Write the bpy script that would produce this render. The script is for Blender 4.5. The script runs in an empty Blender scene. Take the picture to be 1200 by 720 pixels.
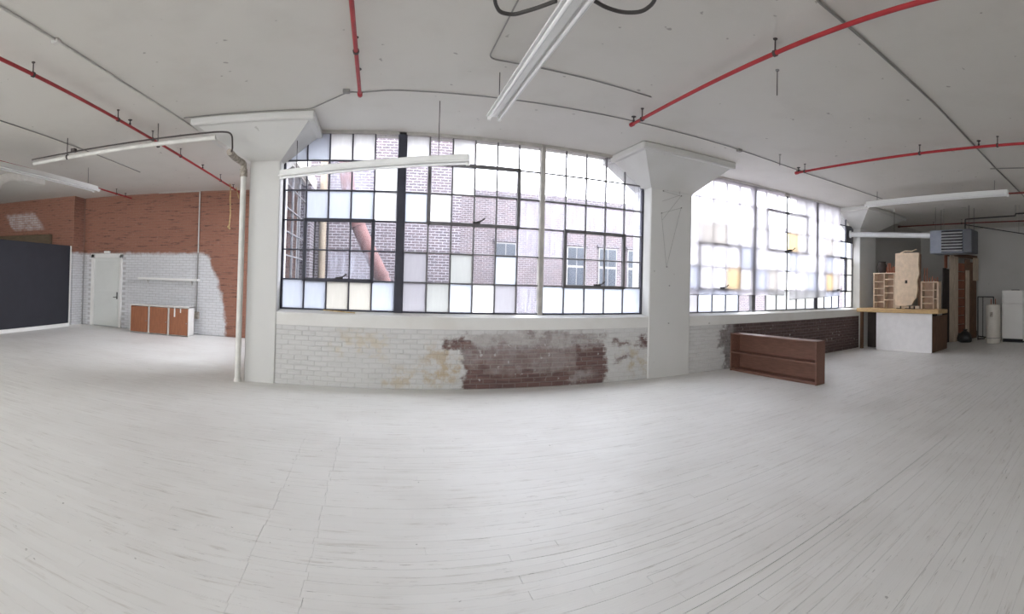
import bpy, math, random
import numpy as np
from mathutils import Matrix, Vector

random.seed(7)
scene = bpy.context.scene
col = scene.collection

# ------------------------------------------------------------------ camera (cylindrical panorama)
F, CX, CY = 552.155, 441.617, 325.495          # pixels, for the 1200 x 720 frame
TX, TY = -0.029274, -0.007815                  # small tilt of the camera
EYE = 1.65
up = np.array([TX, TY, 1.0]); up /= np.linalg.norm(up)
rt = np.array([1, 0, -TX]); rt = rt - up * (rt @ up); rt /= np.linalg.norm(rt)
fw = np.cross(up, rt)
RM = np.array([rt, fw, up])
cam_pos = np.array([0, 0, EYE])
tc = (600 - CX) / F
cr = math.cos(tc) * rt - math.sin(tc) * fw
cf = math.sin(tc) * rt + math.cos(tc) * fw
cam = bpy.data.cameras.new('camera')
cam.type = 'PANO'
cam.panorama_type = 'CENTRAL_CYLINDRICAL'
cam.central_cylindrical_range_u_min = -600 / F
cam.central_cylindrical_range_u_max = 600 / F
cam.central_cylindrical_range_v_min = (CY - 720) / F
cam.central_cylindrical_range_v_max = CY / F
cam.central_cylindrical_radius = 1.0
cam_o = bpy.data.objects.new('camera', cam)
col.objects.link(cam_o)
cam_o.matrix_world = Matrix(((cr[0], up[0], -cf[0], 0), (cr[1], up[1], -cf[1], 0), (cr[2], up[2], -cf[2], EYE), (0, 0, 0, 1)))
scene.camera = cam_o

# ------------------------------------------------------------------ sky and exposure
world = bpy.data.worlds.new('overcast_sky')
scene.world = world
world.use_nodes = True
bg = world.node_tree.nodes['Background']
bg.inputs[0].default_value = (0.935, 0.965, 1.0, 1)
bg.inputs[1].default_value = 1.0
scene.view_settings.view_transform = 'Standard'
scene.view_settings.look = 'None'
scene.view_settings.gamma = 1.0
scene.view_settings.exposure = 4.3
scene.cycles.use_denoising = True
scene.cycles.max_bounces = 14
scene.cycles.diffuse_bounces = 8
scene.cycles.transparent_max_bounces = 16
scene.cycles.sample_clamp_indirect = 8

def portal(name, loc, rot, sx, sy):
    l = bpy.data.lights.new(name, 'AREA'); l.shape = 'RECTANGLE'; l.size = sx; l.size_y = sy
    l.cycles.is_portal = True
    o = bpy.data.objects.new(name, l); o.location = loc; o.rotation_euler = rot; col.objects.link(o)
R90 = math.pi / 2
portal('window_portal', (1.6, 7.7, 2.6), (-R90, 0, 0), 6.3, 2.9)
portal('window_portal', (8.8, 7.7, 2.6), (-R90, 0, 0), 6.3, 2.9)
portal('window_portal', (-1.75, 9.9, 2.6), (0, -R90, math.pi), 2.9, 3.6)
portal('window_portal', (-7.0, -6.3, 2.55), (R90, 0, 0), 4.0, 2.8)  # sky light through the added rear opening
portal('window_portal', (-13.3, -2.0, 2.55), (0, -R90, 0), 2.8, 6.0)  # sky light through the added opening in the left wall

# ------------------------------------------------------------------ pixel helpers (1200 x 720 frame)
def ray(x, y):
    th = (x - CX) / F
    return RM.T @ np.array([math.sin(th), math.cos(th), (CY - y) / F])
def onz(x, y, z):
    r = ray(x, y); return cam_pos + r * (z - EYE) / r[2]
def ony(x, y, Y):
    r = ray(x, y); return cam_pos + r * Y / r[1]
def onx(x, y, X):
    r = ray(x, y); return cam_pos + r * X / r[0]
def proj(P):
    q = RM @ (np.array(P, float) - cam_pos)
    return CX + F * math.atan2(q[0], q[1]), CY - F * q[2] / math.hypot(q[0], q[1])

# ------------------------------------------------------------------ mesh builder
class MB:
    def __init__(s, xf=None): s.v = []; s.f = []; s.xf = xf
    def add(s, vs, fs):
        b = len(s.v)
        s.v += [tuple(s.xf(p)) if s.xf else tuple(p) for p in vs]
        s.f += [tuple(i + b for i in f) for f in fs]
        return s
    def box(s, x0, x1, y0, y1, z0, z1):
        vs = [(x, y, z) for x in (x0, x1) for y in (y0, y1) for z in (z0, z1)]
        return s.add(vs, [(0, 1, 3, 2), (4, 6, 7, 5), (0, 4, 5, 1), (2, 3, 7, 6), (0, 2, 6, 4), (1, 5, 7, 3)])
    def cbox(s, x0, x1, y0, y1, z0, z1, c=0.01):
        """box with chamfered edges"""
        lo, hi = (x0, y0, z0), (x1, y1, z1)
        c = min(c, (x1 - x0) / 2.2, (y1 - y0) / 2.2, (z1 - z0) / 2.2)
        vs = []; idx = {}
        for sx in (0, 1):
            for sy in (0, 1):
                for sz in (0, 1):
                    for ax in range(3):
                        p = []
                        for k, sg in enumerate((sx, sy, sz)):
                            e = hi[k] if sg else lo[k]
                            if k != ax: e += -c if sg else c
                            p.append(e)
                        idx[(sx, sy, sz, ax)] = len(vs); vs.append(p)
        fs = []
        for ax in range(3):
            a, b = [k for k in range(3) if k != ax]
            for sg in (0, 1):
                q = []
                for (u, w) in ((0, 0), (1, 0), (1, 1), (0, 1)):
                    t = [0, 0, 0]; t[ax] = sg; t[a] = u; t[b] = w
                    q.append(idx[(*t, ax)])
                fs.append(tuple(q))
        for ax in range(3):          # edges running along ax
            a, b = [k for k in range(3) if k != ax]
            for u in (0, 1):
                for w in (0, 1):
                    t0 = [0, 0, 0]; t0[a] = u; t0[b] = w
                    t1 = list(t0); t1[ax] = 1
                    fs.append((idx[(*t0, a)], idx[(*t0, b)], idx[(*t1, b)], idx[(*t1, a)]))
        for sx in (0, 1):
            for sy in (0, 1):
                for sz in (0, 1):
                    fs.append(tuple(idx[(sx, sy, sz, ax)] for ax in range(3)))
        return s.add(vs, fs)
    def tube(s, path, r, n=8, caps=True):
        P = [Vector(p) for p in path]; rs = r if isinstance(r, (list, tuple)) else [r] * len(P)
        vs = []; fs = []; prev = None
        for i, p in enumerate(P):
            t = (P[min(i + 1, len(P) - 1)] - P[max(i - 1, 0)]).normalized()
            if prev is None:
                a = Vector((0, 0, 1)) if abs(t.z) < 0.9 else Vector((1, 0, 0))
                u = t.cross(a).normalized()
            else:
                u = (prev - t * prev.dot(t)).normalized()
            prev = u; w = t.cross(u)
            for k in range(n):
                an = 2 * math.pi * k / n
                vs.append(p + (u * math.cos(an) + w * math.sin(an)) * rs[i])
        for i in range(len(P) - 1):
            for k in range(n):
                fs.append((i * n + k, i * n + (k + 1) % n, (i + 1) * n + (k + 1) % n, (i + 1) * n + k))
        if caps:
            fs.append(tuple(range(n - 1, -1, -1))); fs.append(tuple((len(P) - 1) * n + k for k in range(n)))
        return s.add(vs, fs)
    def prism(s, pts, y0, y1, axis='y'):
        n = len(pts)
        if axis == 'y': vs = [(a, y0, b) for a, b in pts] + [(a, y1, b) for a, b in pts]
        elif axis == 'x': vs = [(y0, a, b) for a, b in pts] + [(y1, a, b) for a, b in pts]
        else: vs = [(a, b, y0) for a, b in pts] + [(a, b, y1) for a, b in pts]
        fs = [tuple(range(n)), tuple(range(2 * n - 1, n - 1, -1))] + [(i, (i + 1) % n, n + (i + 1) % n, n + i) for i in range(n)]
        return s.add(vs, fs)
    def lathe(s, c, prof, n=24):
        vs = []; fs = []
        for r, z in prof:
            for k in range(n):
                a = 2 * math.pi * k / n
                vs.append((c[0] + r * math.cos(a), c[1] + r * math.sin(a), c[2] + z))
        for i in range(len(prof) - 1):
            for k in range(n):
                fs.append((i * n + k, i * n + (k + 1) % n, (i + 1) * n + (k + 1) % n, (i + 1) * n + k))
        fs.append(tuple(range(n - 1, -1, -1))); fs.append(tuple((len(prof) - 1) * n + k for k in range(n)))
        return s.add(vs, fs)
    def mesh(s, name, m, off=(0, 0, 0), smooth=False):
        me = bpy.data.meshes.new(name)
        me.from_pydata([(a - off[0], b - off[1], c - off[2]) for a, b, c in s.v], [], s.f)
        import bmesh
        bm = bmesh.new(); bm.from_mesh(me); bmesh.ops.recalc_face_normals(bm, faces=bm.faces); bm.to_mesh(me); bm.free()
        if smooth:
            for p in me.polygons: p.use_smooth = True
            try: me.set_sharp_from_angle(angle=math.radians(40))
            except Exception: pass
        me.materials.append(M[m] if isinstance(m, str) else m)
        return me
    def build(s, name, m, parent=None, smooth=False, loc=None):
        """one object; vertices are world coordinates; loc = origin"""
        o0 = WL[parent] if parent else (loc or (0, 0, 0))
        ob = bpy.data.objects.new(name, s.mesh(name, m, o0, smooth))
        col.objects.link(ob)
        if parent: ob.parent = parent
        else: ob.location = o0
        WL[ob] = tuple(o0)
        return ob
WL = {}
def thing(name, loc, label=None, cat=None, group=None, kind=None):
    o = bpy.data.objects.new(name, None); o.empty_display_size = 0.1
    col.objects.link(o); o.location = loc; WL[o] = tuple(loc)
    return tag(o, label, cat, group, kind)
def tag(o, label=None, cat=None, group=None, kind=None):
    for k, v in (('label', label), ('category', cat), ('group', group), ('kind', kind)):
        if v: o[k] = v
    return o
def copy_part(ob, parent, dl=(0, 0, 0)):
    c = ob.copy(); col.objects.link(c); c.parent = parent
    c.location = Vector(ob.location) + Vector(dl)
    return c
def arc(pts, r=0.08, n=5):
    """polyline with rounded corners"""
    P = [Vector(p) for p in pts]; out = [P[0]]
    for i in range(1, len(P) - 1):
        a = (P[i - 1] - P[i]); b = (P[i + 1] - P[i]); d = min(r, a.length * .45, b.length * .45)
        A = P[i] + a.normalized() * d; B = P[i] + b.normalized() * d
        for k in range(n + 1):
            t = k / n; out.append(A * (1 - t) ** 2 + P[i] * 2 * t * (1 - t) + B * t * t)
    out.append(P[-1]); return out
def frame_xf(A, B, upv=(0, 0, 1)):
    """local (s along A->B, lateral, up) to world"""
    A = Vector(A); d = (Vector(B) - A).normalized(); l = Vector(upv).cross(d).normalized(); u = d.cross(l)
    return lambda p: A + d * p[0] + l * p[1] + u * p[2]

# ------------------------------------------------------------------ materials
M = {}
def lin(r, g=None, b=None):
    if g is None: g = b = r
    f = lambda c: ((c / 255) / 12.92 if c / 255 <= .04045 else ((c / 255 + .055) / 1.055) ** 2.4)
    return (f(r), f(g), f(b), 1)
class NT:
    def __init__(s, name):
        s.m = bpy.data.materials.new(name); s.m.use_nodes = True; s.t = s.m.node_tree; s.t.nodes.clear()
        s.out = s.t.nodes.new('ShaderNodeOutputMaterial'); M[name] = s.m
    def n(s, typ, ins=None, **props):
        nd = s.t.nodes.new('ShaderNode' + typ)
        for k, v in props.items(): setattr(nd, k, v)
        for k, v in (ins or {}).items(): s.put(nd.inputs[k], v)
        return nd
    def put(s, sock, v):
        if isinstance(v, bpy.types.NodeSocket): s.t.links.new(v, sock)
        elif isinstance(v, bpy.types.Node): s.t.links.new(v.outputs[0], sock)
        else: sock.default_value = v
    def math(s, op, a, b=0.0, c=None, clamp=False):
        nd = s.n('Math', operation=op, use_clamp=clamp); s.put(nd.inputs[0], a); s.put(nd.inputs[1], b)
        if c is not None: s.put(nd.inputs[2], c)
        return nd.outputs[0]
    def mix(s, fac, a, b, blend='MIX'):
        nd = s.n('Mix', data_type='RGBA', blend_type=blend, clamp_factor=True)
        s.put(nd.inputs[0], fac); s.put(nd.inputs[6], a); s.put(nd.inputs[7], b)
        return nd.outputs[2]
    def ramp(s, v, lo, hi, a=0.0, b=1.0):
        nd = s.n('MapRange', interpolation_type='SMOOTHSTEP'); s.put(nd.inputs[0], v)
        for i, q in ((1, lo), (2, hi), (3, a), (4, b)): nd.inputs[i].default_value = q
        return nd.outputs[0]
    def pos(s): return s.n('NewGeometry').outputs['Position']
    def objpos(s): return s.n('TexCoord').outputs['Object']
    def noise(s, vec, scale, detail=4, rough=.55, dist=0.0):
        nd = s.n('TexNoise', {'Scale': scale, 'Detail': detail, 'Roughness': rough, 'Distortion': dist})
        s.put(nd.inputs['Vector'], vec); return nd.outputs['Fac']
    def stretch(s, vec, sc, off=(0, 0, 0)):
        nd = s.n('Mapping'); s.put(nd.inputs[0], vec); nd.inputs['Scale'].default_value = sc; nd.inputs['Location'].default_value = off
        return nd.outputs[0]
    def rand(s): return s.n('ObjectInfo').outputs['Random']
    def bsdf(s, color, rough=.6, bump=None, bstr=.2, bdist=.01, **k):
        b = s.n('BsdfPrincipled'); s.put(b.inputs['Base Color'], color); s.put(b.inputs['Roughness'], rough)
        for kk, v in k.items(): s.put(b.inputs[kk.replace('_', ' ')], v)
        if bump is not None:
            bn = s.n('Bump', {'Strength': bstr, 'Distance': bdist}); s.put(bn.inputs['Height'], bump); s.put(b.inputs['Normal'], bn.outputs[0])
        s.t.links.new(b.outputs[0], s.out.inputs[0]); return b

def simple(name, c, rough=.6, var=.12, scale=6, bstr=.1, metal=0.0, stretch=None, c2=None):
    t = NT(name); p = t.objpos()
    if stretch: p = t.stretch(p, stretch)
    nz = t.noise(p, scale, 5)
    c2 = c2 or tuple(x * (1 - var * 2) for x in c[:3]) + (1,)
    t.bsdf(t.mix(t.ramp(nz, .3, .7), c2, c), rough, nz, bstr, Metallic=metal)

def painted(name, c, stain, speck=.0, rough=.65, blotch=1.2):
    """painted plaster or concrete: soft blotches, a few stains, small dark chips"""
    t = NT(name); p = t.pos()
    big = t.noise(p, blotch, 5, .6); fine = t.noise(p, 40, 3)
    k = t.mix(t.ramp(big, .45, .75, 0, .35), c, stain)
    if speck:
        sp = t.noise(p, 9, 2, .4); k = t.mix(t.ramp(sp, .74, .78, 0, speck), k, lin(95, 88, 80))
    h = t.math('ADD', t.math('MULTIPLY', big, 2), t.math('MULTIPLY', fine, .25))
    t.bsdf(k, rough, h, .25, .01)
painted('ceiling_paint', lin(210, 207, 201), lin(194, 190, 183), .5)
painted('column_paint', lin(208, 207, 204), lin(194, 192, 187), .3)
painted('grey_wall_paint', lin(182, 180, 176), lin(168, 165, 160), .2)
painted('sill_concrete', lin(222, 221, 217), lin(196, 190, 180), .4)
painted('white_trim', lin(232, 231, 228), lin(212, 208, 200), .2)
painted('door_paint', lin(222, 224, 220), lin(205, 207, 202), .1)
simple('subfloor', lin(60, 54, 48), .9)

# floor paint
t = NT('floor_paint'); p = t.pos()
st = t.stretch(p, (1.3, 16, 1)); wear = t.noise(st, 1.6, 6, .65, .4)
st2 = t.stretch(p, (3.0, 60, 1)); grain = t.noise(st2, 2.0, 4, .6)
big = t.noise(p, .8, 4)
c = t.mix(t.math('MULTIPLY', t.rand(), .35), lin(232, 231, 228), lin(222, 220, 216))
c = t.mix(t.ramp(big, .42, .68, 0, .4), c, lin(212, 209, 204))
c = t.mix(t.ramp(wear, .55, .71, 0, .45), c, lin(186, 180, 171))
patch = t.noise(t.stretch(p, (.5, 1.2, 1), (3, 1, 0)), 1.1, 4, .6)
crk = t.math('MULTIPLY', t.math('MULTIPLY', t.ramp(grain, .635, .665), t.ramp(wear, .46, .58)), t.ramp(patch, .38, .56))
c = t.mix(t.math('MULTIPLY', crk, .7), c, lin(92, 84, 76))
sp = t.noise(p, 22, 2, .4); c = t.mix(t.ramp(sp, .76, .79, 0, .5), c, lin(110, 104, 98))
h = t.math('ADD', t.math('MULTIPLY', grain, .5), t.math('MULTIPLY', crk, -1.2))
t.bsdf(c, t.ramp(wear, .3, .7, .42, .6), h, .35, .006, Specular_IOR_Level=.4)

def softbox(t, x, z, b, s):
    x0, x1, z0, z1 = b
    a = t.math('MULTIPLY', t.ramp(x, x0 - s, x0 + s), t.ramp(x, x1 - s, x1 + s, 1, 0))
    c_ = t.math('MULTIPLY', t.ramp(z, z0 - s, z0 + s), t.ramp(z, z1 - s, z1 + s, 1, 0))
    return t.math('MULTIPLY', a, c_)
def brick_mat(name, boxes, white, bricks, stains=(), wash=(), wob=.6, soft=.06, mortar=False, jit=.1, invert=False, mdark=.1, fleck=.55, bulge=0.0, blo=.4, bhi=.62):
    """painted brick: bare where one of boxes (world x0,x1,z0,z1) lies, with ragged edges"""
    t = NT(name); p = t.pos(); s = t.n('SeparateXYZ', {0: p})
    n1 = t.noise(p, 4.5, 5, .65); n2 = t.noise(t.stretch(p, (1, 1, 1), (7, 3, 5)), 5.0, 5, .65)
    rnd = t.rand(); rj = t.math('MULTIPLY', t.math('SUBTRACT', rnd, .5), 0 if mortar else jit)
    x = t.math('ADD', s.outputs[0], t.math('ADD', rj, t.math('MULTIPLY', t.math('SUBTRACT', n1, .5), wob)))
    z = t.math('ADD', s.outputs[2], t.math('ADD', rj, t.math('MULTIPLY', t.math('SUBTRACT', n2, .5), wob * .7)))
    if bulge: x = t.math('ADD', x, t.math('MULTIPLY', t.math('MULTIPLY', s.outputs[2], s.outputs[2]), bulge))
    bare = None
    for b in boxes:
        k = softbox(t, x, z, b, soft); bare = k if bare is None else t.math('MAXIMUM', bare, k)
    wv = t.noise(t.stretch(p, (1.6, 1.6, 9)), 2.2, 5, .6)
    fine = t.noise(p, 60, 3)
    w = t.mix(t.ramp(wv, .42, .72, 0, .5), white, tuple(q * .82 for q in white[:3]) + (1,))
    for (b, cc, amt) in stains:
        w = t.mix(t.math('MULTIPLY', softbox(t, x, z, b, .12), t.ramp(n2, .42, .6, 0, amt)), w, cc)
    bn = t.noise(t.stretch(p, (1.4, 1.4, 14)), 2.0, 5, .65)
    bc = t.mix(t.ramp(bn, blo, bhi), bricks[0], bricks[1])
    bc = t.mix(t.math('MULTIPLY', rnd, .0 if mortar else .55), bc, bricks[2])
    if mortar: bc = t.mix(.75, bc, bricks[3])
    for (b, amt) in wash:
        bc = t.mix(t.math('MULTIPLY', softbox(t, x, z, b, .08), t.ramp(n1, .35, .6, amt * .5, amt)), bc, white)
    if invert: bare = t.math('SUBTRACT', 1.0, bare)
    # little flecks of left-over paint on bare bricks
    fl = t.noise(p, 13, 3, .5); bc = t.mix(t.ramp(fl, .66, .72, 0, fleck), bc, white)
    if mortar: w = t.mix(mdark, w, lin(120, 112, 104))
    cc = t.mix(bare, w, bc)
    h = t.math('ADD', t.math('MULTIPLY', n1, .5), t.math('MULTIPLY', fine, .3))
    t.bsdf(cc, .8, h, .45, .01)
W1 = lin(204, 203, 201)
RED = (lin(98, 78, 76), lin(124, 98, 93), lin(104, 76, 70), lin(128, 116, 110))
DRK = (lin(84, 68, 66), lin(104, 84, 80), lin(74, 60, 60), lin(118, 106, 102))
ORG = (lin(92, 66, 58), lin(150, 104, 86), lin(126, 86, 72), lin(150, 114, 96))
b1 = [(1.38, 3.82, -.2, .80), (1.02, 1.5, .60, .73), (1.55, 3.7, .7, .90), (3.98, 4.35, .60, .68), (4.05, 4.3, .34, .41), (4.55, 4.7, .5, .78)]
s1 = [((.1, 1.2, .05, .35), lin(184, 166, 134), .6), ((.75, 1.35, .2, .7), lin(178, 156, 120), .65), ((4.2, 4.75, .1, .6), lin(178, 160, 120), .6), ((-.6, .2, .5, .9), lin(196, 180, 150), .5)]
w1 = [((1.5, 3.9, .66, 1.2), .6), ((1.7, 3.3, .25, .75), .28), ((1.4, 1.7, .35, .6), .3), ((3.2, 3.6, .05, .2), .4)]
brick_mat('brick_bay_one', b1, W1, RED, s1, w1)
brick_mat('mortar_bay_one', b1, W1, RED, s1, w1, mortar=True)
b2 = [(6.58, 13, -.2, 1.2), (6.45, 6.8, .45, .8)]
w2 = [((6.3, 6.9, -.1, 1.2), .35)]
brick_mat('brick_bay_two', b2, W1, DRK, (), w2)
brick_mat('mortar_bay_two', b2, W1, DRK, (), w2, mortar=True)
WB = lin(214, 214, 216)
b3 = [(-14, -4.06, -.5, 2.27)]
brick_mat('brick_back', b3, WB, ORG, (), [((-10.4, -9.0, 3.05, 3.6), .6)], wob=.3, soft=.07, jit=0, invert=True, fleck=.06, bulge=.12, blo=.34, bhi=.46)
brick_mat('mortar_back', b3, WB, ORG, mortar=True, wob=.3, soft=.07, invert=True, mdark=.35, fleck=.05, bulge=.12, blo=.34, bhi=.46)

# steel sash, glass, sheet
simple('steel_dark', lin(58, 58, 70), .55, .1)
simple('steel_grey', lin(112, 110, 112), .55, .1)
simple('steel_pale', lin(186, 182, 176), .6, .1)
def glass(name, trans, film_c, film, gloss=.06, streak=.3):
    """window glass: clear share, milky share (dirt film or obscured glass)"""
    t = NT(name); p = t.pos()
    nz = t.noise(t.stretch(p, (9, 1, 1.2)), 2.0, 4, .6)
    a = t.n('BsdfTransparent', {0: trans}); b = t.n('BsdfTranslucent', {0: film_c}); g = t.n('BsdfGlossy', {'Roughness': .08})
    fac = t.math('ADD', film - streak * .25, t.math('MULTIPLY', t.ramp(nz, .4, .75), streak), clamp=True)
    m1 = t.n('MixShader', {0: fac, 1: a.outputs[0], 2: b.outputs[0]})
    m2 = t.n('MixShader', {0: gloss, 1: m1.outputs[0], 2: g.outputs[0]})
    t.t.links.new(m2.outputs[0], t.out.inputs[0])
glass('glass_clear', (.88, .885, .91, 1), (.46, .47, .54, 1), .03, .03, .05)
glass('glass_streaky', (.87, .875, .91, 1), (.40, .41, .47, 1), .20, .03, .35)
glass('glass_white', (.9, .92, .94, 1), (.64, .64, .65, 1), .88, .03, .10)
glass('glass_blue', (.88, .9, .96, 1), (.50, .52, .565, 1), .92, .03, .06)
glass('glass_lavender', (.86, .85, .9, 1), (.385, .38, .40, 1), .90, .03, .06)
glass('glass_cream', (.93, .92, .9, 1), (.51, .50, .48, 1), .90, .03, .06)
glass('glass_sage', (.88, .89, .88, 1), (.41, .415, .415, 1), .90, .03, .06)
glass('glass_amber', (.97, .88, .70, 1), (.60, .51, .37, 1), .80, .03, .06)
t = NT('plastic_sheet'); p = t.pos()
a = t.n('BsdfTransparent', {0: (.97, .96, .99, 1)}); b = t.n('BsdfTranslucent', {0: (.68, .65, .68, 1)}); g = t.n('BsdfDiffuse', {0: (.7, .68, .7, 1)})
nz = t.noise(t.stretch(p, (2, 1, .5)), 1.5, 3)
m1 = t.n('MixShader', {0: t.ramp(nz, .3, .7, .80, .86), 1: a.outputs[0], 2: b.outputs[0]})
m2 = t.n('MixShader', {0: .06, 1: m1.outputs[0], 2: g.outputs[0]})
t.t.links.new(m2.outputs[0], t.out.inputs[0])

simple('red_pipe', lin(168, 44, 50), .45, .1)
simple('red_rust', lin(120, 52, 46), .6, .15)
simple('black_iron', lin(48, 44, 44), .6, .1)
simple('hanger_dark', lin(70, 62, 60), .6, .1)
simple('conduit_grey', lin(142, 140, 136), .5, .1)
simple('conduit_white', lin(205, 203, 198), .55, .08)
simple('enamel_white', lin(232, 232, 230), .35, .03, 3, .02)
simple('tube_glass', lin(238, 238, 238), .25, .02, 3, .0)
simple('pipe_white', lin(220, 218, 212), .5, .06)
simple('pipe_joint', lin(178, 168, 156), .7, .25, 20)
simple('black_panel', lin(40, 40, 48), .75, .06, 2)
simple('lintel_wood', lin(104, 88, 68), .7, .15, 5, .2, stretch=(1, 8, 8))
simple('shelf_wood', lin(120, 84, 70), .5, .14, 3, .1, stretch=(14, 1.5, 14))
simple('cabinet_door', lin(160, 100, 66), .5, .12, 4, .1, stretch=(8, 8, 1.2))
simple('cabinet_white', lin(232, 230, 226), .5, .04)
simple('butcher_block', lin(206, 172, 122), .5, .14, 3, .1, stretch=(14, 1.5, 14))
simple('counter_panel', lin(236, 234, 234), .5, .03)
simple('brown_board', lin(112, 82, 62), .7, .18, 4, .2, stretch=(8, 8, 1))
simple('rust_board', lin(140, 84, 62), .7, .18, 4, .2, stretch=(8, 8, 1))
simple('dark_board', lin(66, 56, 52), .8, .15, 4, .2)
simple('pale_board', lin(196, 178, 158), .7, .12, 4, .2, stretch=(6, 6, 1))
simple('cubby_wood', lin(206, 184, 160), .7, .12, 5, .15)
simple('cubby_back', lin(176, 148, 128), .85, .1, 7, .3)
simple('plaster', lin(222, 200, 174), .85, .08, 7, .5)
simple('copper', lin(150, 88, 64), .45, .15, metal=.6)
simple('heater_blue', lin(132, 138, 150), .4, .06, metal=.1)
simple('heater_grey', lin(98, 100, 106), .45, .08, metal=.3)
simple('louvre_metal', lin(186, 186, 188), .35, .08, metal=.2)
simple('inside_black', lin(24, 24, 26), .8)
simple('galvanised', lin(226, 228, 230), .3, .04, metal=.15)
simple('fridge_enamel', lin(226, 224, 220), .4, .02, 2, .0)
simple('heater_tank', lin(206, 200, 190), .45, .05)
simple('rope', lin(200, 172, 120), .9, .2, 30)
simple('black_cable', lin(66, 62, 60), .55, .05)
simple('bag_black', lin(40, 38, 38), .5, .2)
simple('terracotta', lin(92, 58, 56), .75, .15, 3)
simple('outside_cream', lin(124, 112, 96), .8, .12, 3)
simple('outside_ground', lin(120, 116, 112), .9)
simple('far_window_glass', lin(36, 44, 54), .35, .15, 2)
simple('far_window_trim', lin(128, 126, 124), .7, .06)
simple('roof_tar', lin(74, 72, 72), .9)
def ext_brick(name, c1, c2, mort):
    t = NT(name); p = t.pos(); s = t.n('SeparateXYZ', {0: p})
    uv = t.n('CombineXYZ', {0: t.math('ADD', s.outputs[0], s.outputs[1]), 1: s.outputs[2]})
    b = t.n('TexBrick', {'Color1': c1, 'Color2': c2, 'Mortar': mort, 'Scale': 1.0, 'Mortar Size': .008, 'Bias': 0.0, 'Brick Width': .215, 'Row Height': .075})
    t.put(b.inputs['Vector'], uv.outputs[0])
    nz = t.noise(p, 1.5, 5, .6)
    t.bsdf(t.mix(t.ramp(nz, .4, .7, 0, .4), b.outputs['Color'], tuple(q * .6 for q in c1[:3]) + (1,)), .85, b.outputs['Fac'], -.4, .01)
ext_brick('outer_brick_dark', lin(72, 60, 64), lin(54, 47, 53), lin(134, 131, 136))
ext_brick('outer_brick_pale', lin(82, 68, 70), lin(66, 57, 62), lin(128, 124, 126))
ext_brick('outer_brick_rear', lin(150, 120, 110), lin(130, 104, 98), lin(182, 174, 168))

# ================================================================== THE ROOM
H = 4.04
WY = 7.25                 # inner face of the window wall
GY = 7.50                 # glass plane
BX = (-1.55, 4.72)        # window bay one
BX2 = (5.68, 11.90)       # window bay two
XR, XL, YB, YREAR = 17.0, -13.0, 12.35, -6.0
CX1 = (-2.05, -1.55); CX2 = (4.72, 5.68); CX3 = (11.90, 12.86)

# floor: dark subfloor, planks on it
floor = tag(MB().box(XL, XR, YREAR, WY + .05, -.25, -.02).box(XL, -2.0, WY + .05, YB, -.25, -.02).build('floor', 'subfloor'),
            'white painted strip plank floor with open dark seams', kind='structure')
PW = .072
planks = []
r = int((YB - YREAR) / PW)
for i in range(r):
    y0 = YREAR + i * PW
    x1lim = XR if y0 < WY - .01 else -2.05
    cuts = [XL]; x = XL + random.uniform(.3, 1.8)
    while x < x1lim - .3:
        cuts.append(x); x += random.uniform(.8, 2.6)
    if 1.9 < y0 < 4.9:
        cuts = [q for q in cuts if not -1.1 < q < .1] + [-.69 + random.uniform(-.012, .012), -.34 + random.uniform(-.012, .012)]
    cuts = sorted(cuts) + [x1lim]
    for a, b in zip(cuts, cuts[1:]):
        gy = random.uniform(.0003, .0010) if random.random() < .74 else random.uniform(.0015, .0036)
        gx = random.uniform(.0004, .0025)
        if 1.9 < y0 < 4.9 and (abs(b + .69) < .02 or abs(b + .34) < .02): gx = random.uniform(.0012, .003)
        if 1.80 < y0 < 1.90 and a < 3.2 and b > 1.5: gy = .007
        planks.append((a, b - gx, y0, y0 + PW - gy, random.uniform(-.0009, .0)))
def px_area(p):
    cx_, cy_ = (p[0] + p[1]) / 2, (p[2] + p[3]) / 2
    if cy_ < -2 or math.hypot(cx_, cy_) < 1.6: return 0
    best = 0
    for q in ((p[0], cy_), (cx_, cy_), (p[1], cy_)):
        u, v = proj((q[0], q[1], 0))
        if 0 <= u <= 1200 and 0 <= v <= 720: best = max(best, 1)
    if not best: return 0
    d = max(2.2, min(math.hypot(q, cy_) for q in (p[0], cx_, p[1])))
    return (p[1] - p[0]) / d ** 2.2
order = sorted(range(len(planks)), key=lambda k: -px_area(planks[k]))
near = set(order[:300])
rest = MB()
for k, (a, b, c_, d_, z) in enumerate(planks):
    if k in near:
        me = MB().box(a, b, c_, d_, -.02, z)
        ob = me.build('plank', 'floor_paint', floor)
    else:
        bb = len(rest.v)
        rest.v += [(a, c_, -.02), (b, c_, -.02), (b, d_, -.02), (a, d_, -.02), (a, c_, z), (b, c_, z), (b, d_, z), (a, d_, z)]
        rest.f += [tuple(bb + q for q in f_) for f_ in ((4, 5, 6, 7), (0, 1, 5, 4), (1, 2, 6, 5), (2, 3, 7, 6), (3, 0, 4, 7))]
tag(rest.build('planking', 'floor_paint', floor), kind='stuff')

ceiling = tag(MB().box(XL, XR, YREAR, GY + .35, H, H + .3).box(XL, -1.7, GY + .35, YB + .3, H, H + .3).build('ceiling', 'ceiling_paint'),
              'flat white painted concrete ceiling with chips and stains', kind='structure')

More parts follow.
